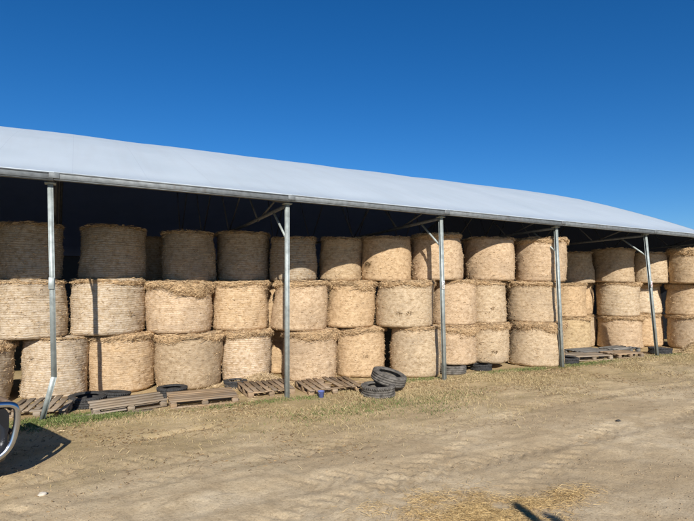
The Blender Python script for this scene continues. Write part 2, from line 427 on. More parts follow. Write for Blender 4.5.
# fascia: one steel channel per bay
for i in range(len(POSTX)):
    a = POSTX[i] + .004; b = (POSTX[i + 1] if i + 1 < len(POSTX) else X1) - .004
    mb = MB()
    za, zb = 4.232 - .005 * (a - 4), 4.222 - .005 * (b - 4)
    mb.beam((a, 9.90, za), (b, 9.90, zb), .05, .112, .008)
    mb.beam((a, 9.935, za - .066), (b, 9.935, zb - .066), .09, .016)
    mb.beam((a, 9.874, za + .045), (b, 9.874, zb + .045), .02, .02)
    part(mb, 'fascia_beam', M['fascia'])
    mb = MB(); mb.beam((a, 10.06, za - .01), (b, 10.06, zb - .01), .10, .07, .008); part(mb, 'eave_purlin', M['truss'])
    mb = MB(); mb.box((a, 9.868, za), (.16, .012, .10), None, .004); part(mb, 'splice_plate', M['fascia'])

POSTS = {  # top, (kink), base
    -8.6: [(-8.6, 10.1, 4.21), (-8.6, 10.1, 0)], -4.4: [(-4.4, 10.1, 4.19), (-4.4, 10.1, 0)],
    -.28: [(-.335, 10.1, 4.175), (-.20, 10.1, .84), (-.36, 10.42, .12)],
    4.04: [(4.03, 10.1, 4.155), (4.055, 10.1, 0)], 8.19: [(8.165, 10.1, 4.135), (8.235, 10.1, 0)],
    12.46: [(12.40, 10.1, 4.115), (12.56, 10.1, 0)], 16.95: [(16.74, 10.1, 4.095), (17.22, 10.1, 0)], 21.5: [(21.5, 10.1, 4.07), (21.5, 10.1, 0)]}
def channel_post(path, w=.085, d=.085):
    """open steel channel: web on the right, flanges front and back"""
    mb = MB()
    for p, q_ in zip(path[:-1], path[1:]):
        p, q_ = Vector(p), Vector(q_)
        mb.beam(p + Vector((w / 2 - .006, 0, 0)), q_ + Vector((w / 2 - .006, 0, 0)), d, .012, 0, up=(1, 0, 0))
        mb.beam(p + Vector((-.002, -d / 2 + .0065, 0)), q_ + Vector((-.002, -d / 2 + .0065, 0)), .012, w - .012, 0, up=(1, 0, 0))
        mb.beam(p + Vector((-.002, d / 2 - .0065, 0)), q_ + Vector((-.002, d / 2 - .0065, 0)), .012, w - .012, 0, up=(1, 0, 0))
        mb.beam(p + Vector((-w / 2 + .002, -d / 2 + .021, 0)), q_ + Vector((-w / 2 + .002, -d / 2 + .021, 0)), .016, .008, 0, up=(1, 0, 0))
    return mb
for i, X in enumerate(POSTX):
    path = POSTS[X]; bx, by, bz = path[-1]
    po = part(channel_post(path + [(bx, by, hz(bx, by) - .12)] if bz == 0 else path[:-1] + [(bx - .03, by + .06, bz - .16)]), 'steel_post', M['galv'])
    if i == 2: po['label'] = 'galvanised post bent near its foot'
    tx = path[0][0]
    mb = MB(); mb.box((tx, 10.1, path[0][2] - .03), (.17, .17, .02)); part(mb, 'cap_plate', M['galv'])
    # roof frame over this post
    mb = MB(); mb.tube([(tx, 10.16, path[0][2] - .06), (tx, 13.0, 3.97), (tx, 15.0, 3.93), (tx, 23.6, 4.2)], .04, 10); part(mb, 'truss_bottom_chord', M['truss'], smooth=True)
    mb = MB(); mb.tube([(tx, y, z - .16) for y, z in PROF[1:]], .04, 10); part(mb, 'truss_top_chord', M['truss'], smooth=True)
    pts = [(10.9, 4.28), (12.0, 3.97), (13.2, 5.1), (14.6, 3.92), (16.2, 6.25), (18.0, 4.0), (20.0, 7.45), (22.0, 4.15), (23.6, 8.2)]
    mb = MB()
    for a, b in zip(pts[:-1], pts[1:]): mb.tube([(tx, *a), (tx, *b)], .022, 8)
    part(mb, 'truss_web', M['truss'], smooth=True)
    fr = (4.07 - 3.37) / 4.07; pxb = path[0][0] + (path[1][0] - path[0][0]) * fr
    mb = MB(); mb.tube([(pxb, 10.11, 3.36), (tx, 10.93, path[0][2] - .10)], .026, 8); part(mb, 'knee_brace', M['galv'], smooth=True)
    # identification tags
    if i in (2, 4, 6):
        zt = {2: 2.43, 4: 2.40, 6: 2.42}[i]; f2 = (4.07 - zt) / 4.07; xt = path[0][0] + (path[1][0] - path[0][0]) * (f2 if i != 2 else f2 * 1.25)
        tg = MB(); tg.box((xt - .01, 10.036, zt), (.085, .006, .20), None, .002); tg = part(tg, 'number_tag', M['plate_white'] if i != 2 else M['galv'])
        if i == 2: continue
        mm = MB(); s_ = .02
        for a, b in (((-.018, .055), (.018, .055)), ((.018, .055), (.018, .0)), ((.018, .0), (-.018, .0)), ((-.018, .0), (-.018, -.055)), ((-.018, -.055), (.018, -.055))):
            mm.beam((xt - .01 + a[0], 10.031, zt + a[1]), (xt - .01 + b[0], 10.031, zt + b[1]), .004, .014, 0, up=(0, 0, 1) if a[1] == b[1] else (1, 0, 0))
        n_ = mm.build('digit', M['tag_dark'] if i == 4 else M['tag_red'], tg)

# purlins under the roof
for k, (y, z) in enumerate(zip(py[4:48:4], pz[4:48:4])):
    mb = MB(); mb.beam((X0, y, z - .125), (X1, y, z - .125), .06, .05); part(mb, 'roof_purlin', M['truss'])
# back wall and end walls of profiled sheet
def corrugated(p, q_, zt, name):
    p, q_ = np.array(p, float), np.array(q_, float); L = np.linalg.norm(q_ - p); n = int(L / .09)
    s_ = np.linspace(0, 1, n + 1); nrm = np.array([-(q_ - p)[1], (q_ - p)[0]]) / L
    P2 = p + s_[:, None] * (q_ - p) + nrm * (.02 * np.where(np.arange(n + 1) % 2, 1, -1))[:, None]
    top = zt(P2)
    V = np.concatenate([np.c_[P2, np.full(n + 1, -.1)], np.c_[P2, top]]); i = np.arange(n)
    return obj(name, mesh_np(name, V + np.array(OFF), [np.stack([i, i + 1, i + n + 2, i + n + 1], 1)], M['cladding']), shed)
zr = lambda P: np.interp(P[:, 1], pa[:, 0], pa[:, 1]) - .045 - .005 * (P[:, 0] - 4) * np.clip(1 - (np.minimum(P[:, 1], 47.2 - P[:, 1]) - 9.78) / 4, 0, 1)
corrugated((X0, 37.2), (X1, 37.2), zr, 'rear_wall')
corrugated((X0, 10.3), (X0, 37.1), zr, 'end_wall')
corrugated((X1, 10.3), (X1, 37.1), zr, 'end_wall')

# ------------------------------------------------------------------ straw strands
def ribbons(P0, P1, P2, w, mat, name):
    """bent flat straws through three points each"""
    n = len(P0); t = P2 - P0; t /= np.linalg.norm(t, axis=1)[:, None] + 1e-9
    rv = rng.normal(size=(n, 3)); s = np.cross(t, rv); s /= np.linalg.norm(s, axis=1)[:, None] + 1e-9
    s = s * (w[:, None] if hasattr(w, '__len__') else w) / 2
    V = np.stack([P0 - s, P0 + s, P1 - s, P1 + s, P2 - s * .5, P2 + s * .5], 1).reshape(-1, 3)
    b = np.arange(n) * 6
    F = np.concatenate([np.stack([b, b + 1, b + 3, b + 2], 1), np.stack([b + 2, b + 3, b + 5, b + 4], 1)])
    return mesh_np(name, V, [F], mat)

# ------------------------------------------------------------------ bales
# x, y, radius, z0, z1, lean x, wrap strength, tint
BALES = []
def B(level, x, y, r, label, wrap=.6, tint=(1, 1, 1), lean=(0, 0), zt=None, z0=None, straw=1.0):
    BALES.append((level, x, y, r, label, wrap, tint, lean, zt, z0, straw))
W = (.93, .94, .97); G = (.80, .82, .86); N = (1, 1, 1); Y_ = (1.05, .97, .88); P_ = (1.05, 1.0, .98)
# bottom layer
B(0, -1.62, 12.78, .63, 'round bale cut off by the left edge, bottom layer, behind the chrome bar', .9, G)
B(0, -.23, 12.85, .645, 'pale ribbed round bale in the bottom layer, directly behind the bent post foot', 1, W, straw=.35)
B(0, 1.12, 12.96, .70, 'golden bottom-layer bale crossed by a thin vertical post shadow, above the broken pallet', .7, Y_, straw=.6)
B(0, 2.56, 12.68, .735, 'grey-stained wide bale in the bottom layer behind the second flat pallet', .32, (.84, .82, .80), straw=1.3)
B(0, 3.97, 12.66, .62, 'pale smooth ribbed bottom-layer bale with a straw heap at its foot', 1, (1.06, 1.02, 1.0))
B(0, 5.46, 12.02, .69, 'sunlit bottom-layer bale just right of the second steel post, behind slatted pallets', .26, P_, straw=1.3)
B(0, 6.88, 12.0, .665, 'golden bottom-layer bale left of the dark gap behind the pair of tyres', .32, Y_, straw=1.3)
B(0, 8.19, 11.23, .655, 'bottom-layer bale immediately left of the third steel post, right of the dark gap', .26, N)
B(0, 9.55, 11.29, .66, 'bottom-layer bale just right of the third post, a tyre wall at its foot', .26, P_, z0=.24)
B(0, 10.83, 11.24, .59, 'narrow bottom-layer bale between the small dark tyre and the wide bale', .26, N, z0=.18)
B(0, 12.52, 11.02, .80, 'large wide bottom-layer bale left of the fourth steel post with shaggy straw collar', .26, N, lean=(.02, 0), straw=1.8)
B(0, 16.25, 12.82, .79, 'bottom-layer bale just right of the fourth post, set back inside the shed', .2, (1.02, .98, .86))
B(0, 18.62, 12.35, .77, 'bottom-layer bale crossed by a leaning post shadow, above the dark pallets', .26, P_)
B(0, 20.08, 12.29, .645, 'bottom-layer bale seen left of the fifth, leaning post', .26, Y_)
B(0, 20.82, 10.95, .72, 'bottom-layer bale at the right edge of the picture', .32, (.88, .86, .86))
# middle layer
B(1, -.70, 12.86, .65, 'pale ribbed middle-layer bale at the left edge, behind the first post', 1, W, straw=.35)
B(1, .80, 12.95, .78, 'broad pale ribbed middle-layer bale with the forked post shadow at its top', 1, W, straw=.35)
B(1, 2.35, 12.78, .755, 'bulging light middle-layer bale, third from the left, above the grey-stained bale', .65, P_, straw=1.4)
B(1, 3.86, 12.86, .72, 'golden middle-layer bale, fourth from the left, above the pale smooth bale', .7, Y_, straw=1.3)
B(1, 5.20, 12.12, .69, 'middle-layer bale directly behind the second steel post, tapering at its foot', .26, P_, lean=(.05, 0), straw=1.2)
B(1, 6.67, 12.08, .665, 'middle-layer bale leaning right, left of the wide torn bale', .26, Y_, lean=(.12, 0))
B(1, 7.97, 11.40, .765, 'broad middle-layer bale with a small torn patch, left of the third post', .26, N, lean=(.06, 0), straw=1.2)
B(1, 9.61, 11.37, .645, 'middle-layer bale just right of the third post and its white tag', .26, P_)
B(1, 10.88, 11.39, .56, 'narrow middle-layer bale, second to the right of the third post', .32, N)
B(1, 12.57, 11.17, .81, 'large middle-layer bale left of the fourth post, above the shaggy straw collar', .32, (.94, .92, .90), straw=1.2)
B(1, 16.22, 12.85, .72, 'middle-layer bale just right of the fourth post, below a shaded bale', .2, Y_)
B(1, 18.58, 12.36, .75, 'middle-layer bale with ribbed wrap, half way between the fourth and fifth posts', .6, N)
B(1, 20.05, 12.26, .64, 'whitish middle-layer bale directly behind the fifth, leaning post', .5, (1.18, 1.22, 1.28))
B(1, 20.80, 10.97, .72, 'middle-layer bale at the right edge of the picture', .5, (.96, .90, .84))
# top layer; tints of shaded bales darkened to add to the eave shade
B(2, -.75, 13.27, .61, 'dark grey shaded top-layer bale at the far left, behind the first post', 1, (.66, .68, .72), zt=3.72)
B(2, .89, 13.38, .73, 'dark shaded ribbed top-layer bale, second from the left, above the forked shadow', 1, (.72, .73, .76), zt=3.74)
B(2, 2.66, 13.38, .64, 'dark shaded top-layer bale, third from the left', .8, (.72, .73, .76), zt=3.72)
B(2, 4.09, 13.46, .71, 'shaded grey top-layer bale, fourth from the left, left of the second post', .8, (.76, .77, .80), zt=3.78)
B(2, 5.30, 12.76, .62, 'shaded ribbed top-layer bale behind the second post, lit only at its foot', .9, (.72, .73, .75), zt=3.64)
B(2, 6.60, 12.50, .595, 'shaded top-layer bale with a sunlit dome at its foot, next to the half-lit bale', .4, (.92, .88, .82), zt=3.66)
B(2, 7.64, 11.86, .67, 'half-lit top-layer bale with a diagonal shadow, left of the third post', .26, Y_, zt=3.69)
B(2, 9.12, 11.48, .71, 'sunlit top-layer bale behind the third post, crossed by a forked shadow', .26, P_, zt=3.80, straw=1.5)
B(2, 11.10, 11.46, .755, 'sunlit top-layer bale with a dark curved shadow, midway between third and fourth posts', .26, P_, zt=3.76)
B(2, 12.80, 11.02, .765, 'fully sunlit top-layer bale with a frayed rim, at the fourth post', .32, P_, zt=3.80, straw=1.5)
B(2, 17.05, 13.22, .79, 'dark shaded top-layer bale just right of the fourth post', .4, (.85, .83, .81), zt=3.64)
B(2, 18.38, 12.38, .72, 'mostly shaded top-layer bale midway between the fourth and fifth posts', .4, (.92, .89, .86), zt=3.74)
B(2, 19.76, 11.78, .63, 'half-lit top-layer bale directly behind the fifth post', .32, N, zt=3.62)
B(2, 20.42, 10.66, .69, 'sunlit top-layer bale at the right edge under the eave', .4, (.95, .90, .84), zt=3.76, straw=1.4)
# second row, glimpsed through the gaps
B(2, 1.92, 14.92, .74, 'dim bale in the second row glimpsed between the second and third top bales', .7, (.8, .8, .82), zt=3.66)
B(1, 1.85, 14.75, .74, 'hidden supporting bale in the second row, middle layer', .7, (.8, .8, .8))
B(0, 1.85, 14.75, .74, 'hidden supporting bale in the second row, bottom layer', .7, (.8, .8, .8))
B(0, 5.20, 13.58, .69, 'bottom-layer bale set back, seen as a strip left of the second post', .26, Y_)
B(1, 5.22, 13.60, .68, 'middle-layer bale set back, seen as a strip left of the second post', .26, Y_)
B(1, 17.62, 13.62, .75, 'middle-layer bale set back in the gap right of the fourth post', .26, Y_)
B(0, 17.75, 13.60, .74, 'bottom-layer bale set back in the dark gap right of the fourth post', .26, N)
B(0, -3.05, 12.85, .70, 'bale out of view at left, bottom layer', .9, W)
B(1, -2.20, 12.95, .72, 'bale out of view at left, middle layer', .9, W)
B(2, -2.25, 13.15, .68, 'bale out of view at left, top layer', .9, G, zt=3.7)
BALES = [b for b in BALES if 'out of view' not in b[4] and 'hidden supporting' not in b[4]]

def make_collar(o, k, ring, r, H, straw, so):
    """slumped mat of loose straw pressed out between this bale and the one on it"""
    straw = straw * rng.choice([.45, .7, .9, 1.2, 1.5]) if straw < 1.6 else straw * 1.5
    n, m = 150, 12; th = np.arange(n) * 2 * math.pi / n
    idx = (th / (2 * math.pi) * len(ring)).astype(int) % len(ring); base = ring[idx]
    hgt = (.045 + .075 * np.clip(vnoise(np.cos(th) * 1.5 + so, np.sin(th) * 1.5 + 3) * 2.2 - .55, 0, 1.3)) * straw ** .8
    bul = (.030 + .075 * vnoise(np.cos(th) * 1.8 + so, np.sin(th) * 1.8 + 9)) * straw ** .5
    drop = .03 * fbm(th * 1.3 + so, th * 0 + 1, 2) * 2
    V = []
    for j in range(m):
        a = math.pi * (-.5 + j / (m - 1)); ca, sa = max(math.cos(a), 0) ** .7, math.sin(a)
        rr = -.05 + (bul + .05) * ca + fbm(th * 9 + so, np.full(n, j * .9 + so), 3) * .028 * (ca > .05) + rng.normal(0, .006, n)
        zz = H - .015 + drop + hgt * sa * (1.0 if sa < 0 else .35) - hgt * .35 + fbm(th * 7 + so, np.full(n, j * .7 + 5), 3) * .02
        V.append(np.stack([base[:, 0] + np.cos(th) * rr, base[:, 1] + np.sin(th) * rr, zz], 1))
    V = np.stack(V)                                  # m, n, 3
    a, b = np.meshgrid(np.arange(m - 1), np.arange(n), indexing='ij'); b2 = (b + 1) % n
    F = np.stack([a * n + b, a * n + b2, (a + 1) * n + b2, (a + 1) * n + b], -1).reshape(-1, 4)
    obj('straw_collar', mesh_np('straw_collar', V.reshape(-1, 3), [F], M['collar'], True), o)
    c = int(1500 * straw); i = rng.integers(0, n, c); j = rng.integers(2, m - 2, c)
    P0 = V[j, i] + rng.normal(0, .006, (c, 3)); ow = np.stack([np.cos(th[i]), np.sin(th[i])], 1); tw = np.stack([-np.sin(th[i]), np.cos(th[i])], 1)
    P1 = P0.copy(); P1[:, :2] += ow * rng.uniform(.0, .018, c)[:, None] + tw * rng.normal(0, .04, c)[:, None]; P1[:, 2] += rng.normal(-.006, .012, c)
    P2 = P1.copy(); P2[:, :2] += ow * rng.uniform(-.015, .02, c)[:, None] + tw * rng.normal(0, .075, c)[:, None]; P2[:, 2] -= np.abs(rng.normal(0, .024, c)) * straw ** .5
    tag(obj('collar_straw', ribbons(P0, P1, P2, rng.uniform(.005, .010, c), M['straw'], 'collar_straw'), o), kind='stuff')

LZ = [(.02, 1.285), (1.295, 2.505), (2.515, 3.70)]
NT_, NV_ = 84, 64
def make_bale(k, spec):
    level, x, y, r, label, wrap, tint, lean, zt, z0, straw = spec
    za, zb = LZ[level]
    lv = lambda l: .075 * (float(vnoise(np.array([x * .62 + l * 31.7]), np.array([l * 5.3]))[0]) - .5)
    if level: za += lv(level)
    if level < 2: zb += lv(level + 1)
    if x > 15: za -= .04 if level else 0; zb -= .04
    if z0 is not None: za = z0
    if zt is not None: zb = zt
    H = zb - za
    th = np.arange(NT_) * 2 * math.pi / NT_
    rid = rng.normal(size=NV_)
    bul = rng.uniform(.0, .055); tap = rng.uniform(-.07, .06); sag = rng.uniform(-.02, .03); lean = (lean[0] + rng.normal(0, .02), lean[1] + rng.normal(0, .015))
    rings = []; uvs = []
    so = k * 13.7
    vs = np.linspace(0, 1, NV_)
    for j, v in enumerate(vs):
        rr = r * (1 - .025 + bul * math.sin(math.pi * v) + tap * (v - .5) + sag * math.exp(-v * 4))
        e = min(v, 1 - v) * H
        if e < .07: rr -= (.07 - e) ** 2 / .07 * .8
        low = fbm(np.cos(th) * 1.1 + so, np.sin(th) * 1.1 + v * 1.6 + so, 3) * .12
        med = fbm(th * 3.2 + so, np.full_like(th, v * H * 7 + so), 3) * .014
        ridge = (-.007 * wrap * wrap * abs(math.sin(math.pi * v * H / .058)) ** 3 + .0025 * rid[j] * wrap) * (vnoise(th * 4 + so, np.full_like(th, v * 21)) * 1.2 + .3)
        rad_ = rr + low * r + med + ridge + rng.normal(size=NT_) * .002
        rings.append(np.stack([rad_ * np.cos(th) + lean[0] * (v - .5), rad_ * np.sin(th) + lean[1] * (v - .5), np.full(NT_, v * H) + fbm(th * 1.2 + so, th * 0 + so, 2) * .04 * (1 if v > .5 else 0) * (v - .5) * 2], 1))
        uvs.append(np.stack([th * r + k * 3.17, np.full(NT_, v * H + k * 1.73)], 1))
    for f in (.93, .70, .40, .1):
        c = rings[NV_ - 1].copy(); cen = c.mean(0)
        c[:, :2] = cen[:2] + (c[:, :2] - cen[:2]) * f; c[:, 2] += .012 + rng.normal(size=NT_) * .010 * (1 if f < .9 else .3)
        rings.append(c); uvs.append(np.stack([c[:, 0] + k * 3.17, c[:, 1] + k * 1.73], 1))
    V = np.concatenate(rings); n = len(rings)
    a, b = np.meshgrid(np.arange(n - 1), np.arange(NT_), indexing='ij'); b2 = (b + 1) % NT_
    F4 = np.stack([a * NT_ + b, a * NT_ + b2, (a + 1) * NT_ + b2, (a + 1) * NT_ + b], -1).reshape(-1, 4)
    ct = len(V); cb = ct + 1
    V = np.concatenate([V, [rings[-1].mean(0)], [[lean[0] * -.5, lean[1] * -.5, 0]]])
    uvv = np.concatenate(uvs + [[[k * 3.17, k * 1.73]], [[k * 3.17, k * 1.73]]])
    i = np.arange(NT_); l = (n - 1) * NT_
    F3 = np.concatenate([np.stack([l + i, l + (i + 1) % NT_, np.full(NT_, ct)], 1), np.stack([(i + 1) % NT_, i, np.full(NT_, cb)], 1)])
    o = obj('round_bale', mesh_np('round_bale', V, [F4, F3], M['bale'], True, uvv))
    o.location = (x, y, za)
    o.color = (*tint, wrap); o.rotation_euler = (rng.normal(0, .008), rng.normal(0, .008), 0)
    tag(o, label, 'bale', 'round bales stacked three high in the shed')
    # loose straw: collar on the upper rim, a thin beard at the foot, stray ends on the wrap
    def surf(t_, v):
        j = np.clip((v * (NV_ - 1)).astype(int), 0, NV_ - 1); kk = (t_ / (2 * math.pi) * NT_).astype(int) % NT_
        return np.stack(rings)[j, kk]
    nr = int(950 * straw)
    t_ = rng.uniform(0, 2 * math.pi, nr); clump = np.clip(vnoise(t_ * 2.2 + so, t_ * 0 + so) * 1.7 - .2, .1, 1.2)
    R0 = rng.uniform(.86, 1.0, nr); P0 = surf(t_, np.full(nr, .985)); P0 = P0 * np.array([1, 1, 1]) ; P0[:, :2] *= R0[:, None]; P0[:, 2] += rng.uniform(-.03, .035, nr)
    outw = np.stack([np.cos(t_), np.sin(t_)], 1); tang = np.stack([-np.sin(t_), np.cos(t_)], 1)
    droop = rng.uniform(.005, .085, nr) * clump ** 2 * straw
    P1 = P0.copy(); P1[:, :2] += outw * ((1 - R0) * r + rng.uniform(.0, .05, nr))[:, None] + tang * rng.normal(0, .06, nr)[:, None]; P1[:, 2] += rng.uniform(-.02, .03, nr)
    P2 = P1.copy(); P2[:, :2] += outw * rng.uniform(-.01, .035, nr)[:, None] + tang * rng.normal(0, .08, nr)[:, None]; P2[:, 2] -= droop
    if level < 2 or straw > 1.3: make_collar(o, k, rings[NV_ - 3], r, H, straw, so)
    ns = 600; ts_ = rng.uniform(0, 2 * math.pi, ns); vs_ = rng.uniform(.02, .97, ns)
    Q0 = surf(ts_, vs_); o2 = np.stack([np.cos(ts_), np.sin(ts_)], 1); tg2 = np.stack([-np.sin(ts_), np.cos(ts_)], 1)
    Q1 = Q0.copy(); Q1[:, :2] += o2 * rng.uniform(.004, .018, ns)[:, None] + tg2 * rng.normal(0, .035, ns)[:, None]; Q1[:, 2] += rng.normal(0, .012, ns)
    Q2 = Q1.copy(); Q2[:, :2] += o2 * rng.uniform(-.005, .022, ns)[:, None] + tg2 * rng.normal(0, .04, ns)[:, None]; Q2[:, 2] -= rng.uniform(-.01, .04, ns)
    me = ribbons(np.concatenate([P0, Q0]), np.concatenate([P1, Q1]), np.concatenate([P2, Q2]), rng.uniform(.005, .011, nr + ns), M['straw'], 'loose_straw')
    tag(obj('loose_straw', me, o), kind='stuff')
    return o
def tear(bale, th, z, sz, n=90):
    """ragged dark hole in the wrap with straw hanging out"""
    r_ = [b for b in BALES if b[4] == bale['label']][0][3]
    a = th + rng.uniform(-1, 1, n) * sz * 1.4 / r_; zz = z + rng.uniform(-1, 1, n) * sz * .5; rr = r_ * .995 + rng.uniform(0, .02, n)
    P0 = np.stack([rr * np.cos(a), rr * np.sin(a), zz], 1); P1 = P0 + np.stack([np.cos(a) * .02, np.sin(a) * .02, rng.normal(0, .02, n)], 1) + rng.normal(0, .015, (n, 3))
    P2 = P1 + rng.normal(0, .018, (n, 3)) * np.array([1, 1, .5]); P2[:, 2] -= .008
    tag(obj('torn_patch', ribbons(P0, P1, P2, rng.uniform(.006, .012, n), M['straw_dark'], 'torn_patch'), bale), kind='stuff')
for k, spec in enumerate(BALES):
    bo = make_bale(k, spec); L_ = spec[4]
    front = math.atan2(-spec[2], -spec[1])
    if 'small torn patch' in L_: tear(bo, front - .2, .36, .05, 26); tear(bo, front + .1, .37, .06, 26)
    elif 'diagonal shadow' in L_: tear(bo, front - .75, .45, .07, 130)
    elif 'just right of the third post, a tyre' in L_: tear(bo, front + .3, .75, .04, 20)
    elif 'narrow middle' in L_: tear(bo, front + .35, .45, .035, 20)
    elif 'narrow bottom' in L_: tear(bo, front + .3, .35, .05, 26)
    elif k % 5 == 1: tear(bo, front + rng.uniform(-.8, .8), rng.uniform(.25, .95), .04, 14)

# ------------------------------------------------------------------ pallets
def pallet(loc, rz, label, mat='wood', L=1.2, D=1.0, nb=7, tilt=(0, 0), boards_along='x', missing=(), jit=.01, blocks=True):
    """top boards run along x (or y), bearers the other way, nine blocks, bottom boards"""
    e = empty('wooden_pallet', (loc[0], loc[1], loc[2] + hz(loc[0], loc[1]) + .03))
    e.rotation_euler = (tilt[0], tilt[1], rz)
    tag(e, label, 'pallet', 'pallets along the front of the shed')
    m = M[mat]
    def bd(name, c, d, r=0.0):
        o = MB().box((0, 0, 0), d, None, .004).build(name, m, e)
        o.location = c; o.rotation_euler = (0, 0, r); return o
    for k in range(nb):
        if k in missing: continue
        w = random.uniform(.085, .115)
        if boards_along == 'x': bd('top_board', (random.uniform(-jit, jit) * 2, -D / 2 + .055 + k * (D - .11) / (nb - 1), .131 + random.uniform(0, .003)), (L, w, .022), random.uniform(-jit, jit))
        else: bd('top_board', (-L / 2 + .055 + k * (L - .11) / (nb - 1), random.uniform(-jit, jit) * 2, .131 + random.uniform(0, .003)), (w, D, .022), random.uniform(-jit, jit))
    for k in (-1, 0, 1):
        if boards_along == 'x':
            bd('bearer', (k * (L / 2 - .07), 0, .107), (.10, D - .01, .022))
            bd('bottom_board', (0, k * (D / 2 - .06), .012), (L - .02, .10, .02))
        else:
            bd('bearer', (0, k * (D / 2 - .07), .107), (L - .01, .10, .022))
            bd('bottom_board', (k * (L / 2 - .06), 0, .012), (.10, D - .02, .02))
        for j in (-1, 0, 1):
            bd('block', (k * (L / 2 - .07), j * (D / 2 - .075), .059), (.12, .13, .072))
    return e
pallet((-.38, 11.30, 0), rad(-16), 'greyish pallet with upright-looking slats at the foot of the bent post', 'wood_grey', 1.0, .75, 7, boards_along='y', jit=.05, tilt=(rad(6), 0))
pallet((1.05, 10.78, 0), rad(5), 'collapsed flat pallet with long splintered boards beside a tyre, left of centre', 'wood_grey', 1.32, .62, 4, tilt=(rad(4), rad(-1.5)), jit=.02)
pallet((2.42, 10.62, 0), rad(-4), 'closed-board pallet with open front gaps, second flat pallet from the left', 'wood', 1.32, .78, 6, tilt=(rad(3), 0), jit=.01)
pallet((3.88, 10.93, 0), rad(-3), 'slatted brown pallet lying behind the second steel post', 'wood', 1.05, 1.0, 8, boards_along='y', jit=.02, tilt=(rad(2), 0))
pallet((5.22, 10.56, 0), rad(-4), 'slatted pallet right of the second post, behind the blue bucket', 'wood', 1.25, .98, 9, boards_along='y', jit=.05, missing=(4,), tilt=(rad(3), rad(-1)))
pallet((14.6, 10.85, 0), rad(-15), 'dark grey pallet in front, left of the leaning fifth post', 'wood_grey', 1.35, .9, 6, jit=.02)
pallet((16.0, 10.55, 0), rad(-8), 'small pallet with pale end blocks at the leaning fifth post', 'wood', 1.1, .8, 6, jit=.02)
pallet((15.6, 11.5, .02), rad(-4), 'dark weathered pallet lying behind the two front ones at the fifth post', 'wood_dark', 1.3, .9, 6, jit=.03)
pallet((17.1, 11.35, .02), rad(6), 'dark weathered pallet just behind the foot of the fifth post', 'wood_dark', 1.2, .9, 6, jit=.03)
# loose boards
def plank(p, q_, w, t_, label, mat='wood_grey'):
    p = Vector((p[0], p[1], p[2] + hz(p[0], p[1]))); q_ = Vector((q_[0], q_[1], q_[2] + hz(q_[0], q_[1])))
    o = MB().beam((p - q_) / 2, (q_ - p) / 2, w, t_, .004).build('loose_board', M[mat]); o.location = (p + q_) / 2
    tag(o, label, 'board')
plank((.10, 10.42, .012), (.98, 10.42, .06), .09, .022, 'splintered board sloping to the ground in front of the collapsed pallet')
plank((5.55, 10.92, .17), (6.45, 10.62, .03), .10, .022, 'brown board leaning from the slatted pallet towards the pair of tyres', 'wood')
plank((.55, 10.30, .014), (1.45, 10.36, .014), .08, .02, 'short board lying on the dirt in front of the collapsed pallet')

# ------------------------------------------------------------------ tyres
def tyre(loc, R, w, label, rot=(0, 0, 0), mat='rubber', tread=True):
    hw = w / 2; ri = R * .62
    prof = [(ri, -hw * .72), (ri + .012, -hw * .86), (R * .78, -hw), (R * .90, -hw * .97), (R * .965, -hw * .86), (R * .985, -hw * .7)]
    for g_ in (-.45, 0, .45):
        prof += [(R, hw * (g_ - .2)), (R, hw * (g_ - .06)), (R - .013, hw * (g_ - .05)), (R - .013, hw * (g_ + .05)), (R, hw * (g_ + .06)), (R, hw * (g_ + .2))]
    prof += [(R * .985, hw * .7), (R * .965, hw * .86), (R * .90, hw * .97), (R * .78, hw), (ri + .012, hw * .86), (ri, hw * .72),
             (ri + .02, hw * .6), (R * .86, hw * .7), (R * .92, 0), (R * .86, -hw * .7), (ri + .02, -hw * .6)]
    mb = MB().lathe(prof, 56, True)
    if tread:
        for k in range(44):
            a = 2 * math.pi * k / 44
            for s_ in (-1, 1):
                Mx = Matrix.Rotation(a, 3, 'Z') @ Matrix.Rotation(s_ * .5, 3, 'X')
                mb.box(np.array([math.cos(a), math.sin(a), 0]) * (R + .002) + np.array([0, 0, s_ * hw * .66]), (.016, R * .085, hw * .46), Mx.to_4x4())
    o = mb.build('old_tyre', M[mat], None, False)
    o.location = (loc[0], loc[1], loc[2] + hz(loc[0], loc[1])); o.rotation_euler = rot
    tag(o, label, 'tyre', 'old tyres lying along the shed front')
    return o
tyre((5.98, 9.58, .125), .365, .25, 'dusty tyre lying flat in front, lower one of the pair in the middle', (rad(2), rad(-2), .3), 'rubber_dusty')
tyre((6.40, 9.80, .30), .40, .25, 'larger tyre tilted on top of the flat tyre, upper one of the pair', (rad(6), rad(15), rad(-28)), 'rubber_dusty', False)
tyre((.36, 11.48, .11), .34, .22, 'black tyre lying flat between the bent post and the collapsed pallet', (rad(3), 0, 0), 'rubber')
tyre((.86, 11.68, .10), .31, .2, 'black tyre lying behind the collapsed pallet, below the thin post shadow', (rad(-4), rad(5), 0), 'rubber')
tyre((2.0, 11.62, .10), .31, .2, 'dark tyre under the grey-stained bale, behind the second flat pallet', (0, 0, 0), 'rubber')
tyre((3.42, 11.72, .10), .26, .2, 'small dark tyre beside the straw heap, left of the second post', (0, 0, 0), 'rubber')
tyre((9.20, 10.96, .115), .39, .23, 'grey dusty tyre flat under the bale right of the third post', (0, 0, 0), 'rubber_dusty', False)
tyre((10.28, 10.98, .085), .29, .17, 'small black tyre under the narrow bale right of the third post', (0, 0, 0), 'rubber')
tyre((13.35, 10.55, .10), .33, .2, 'dark tyre lying at the foot of the fourth post, right side', (rad(4), 0, 0), 'rubber')
tyre((17.95, 10.42, .11), .36, .22, 'black tyre lying to the right of the leaning fifth post', (0, rad(3), 0), 'rubber')

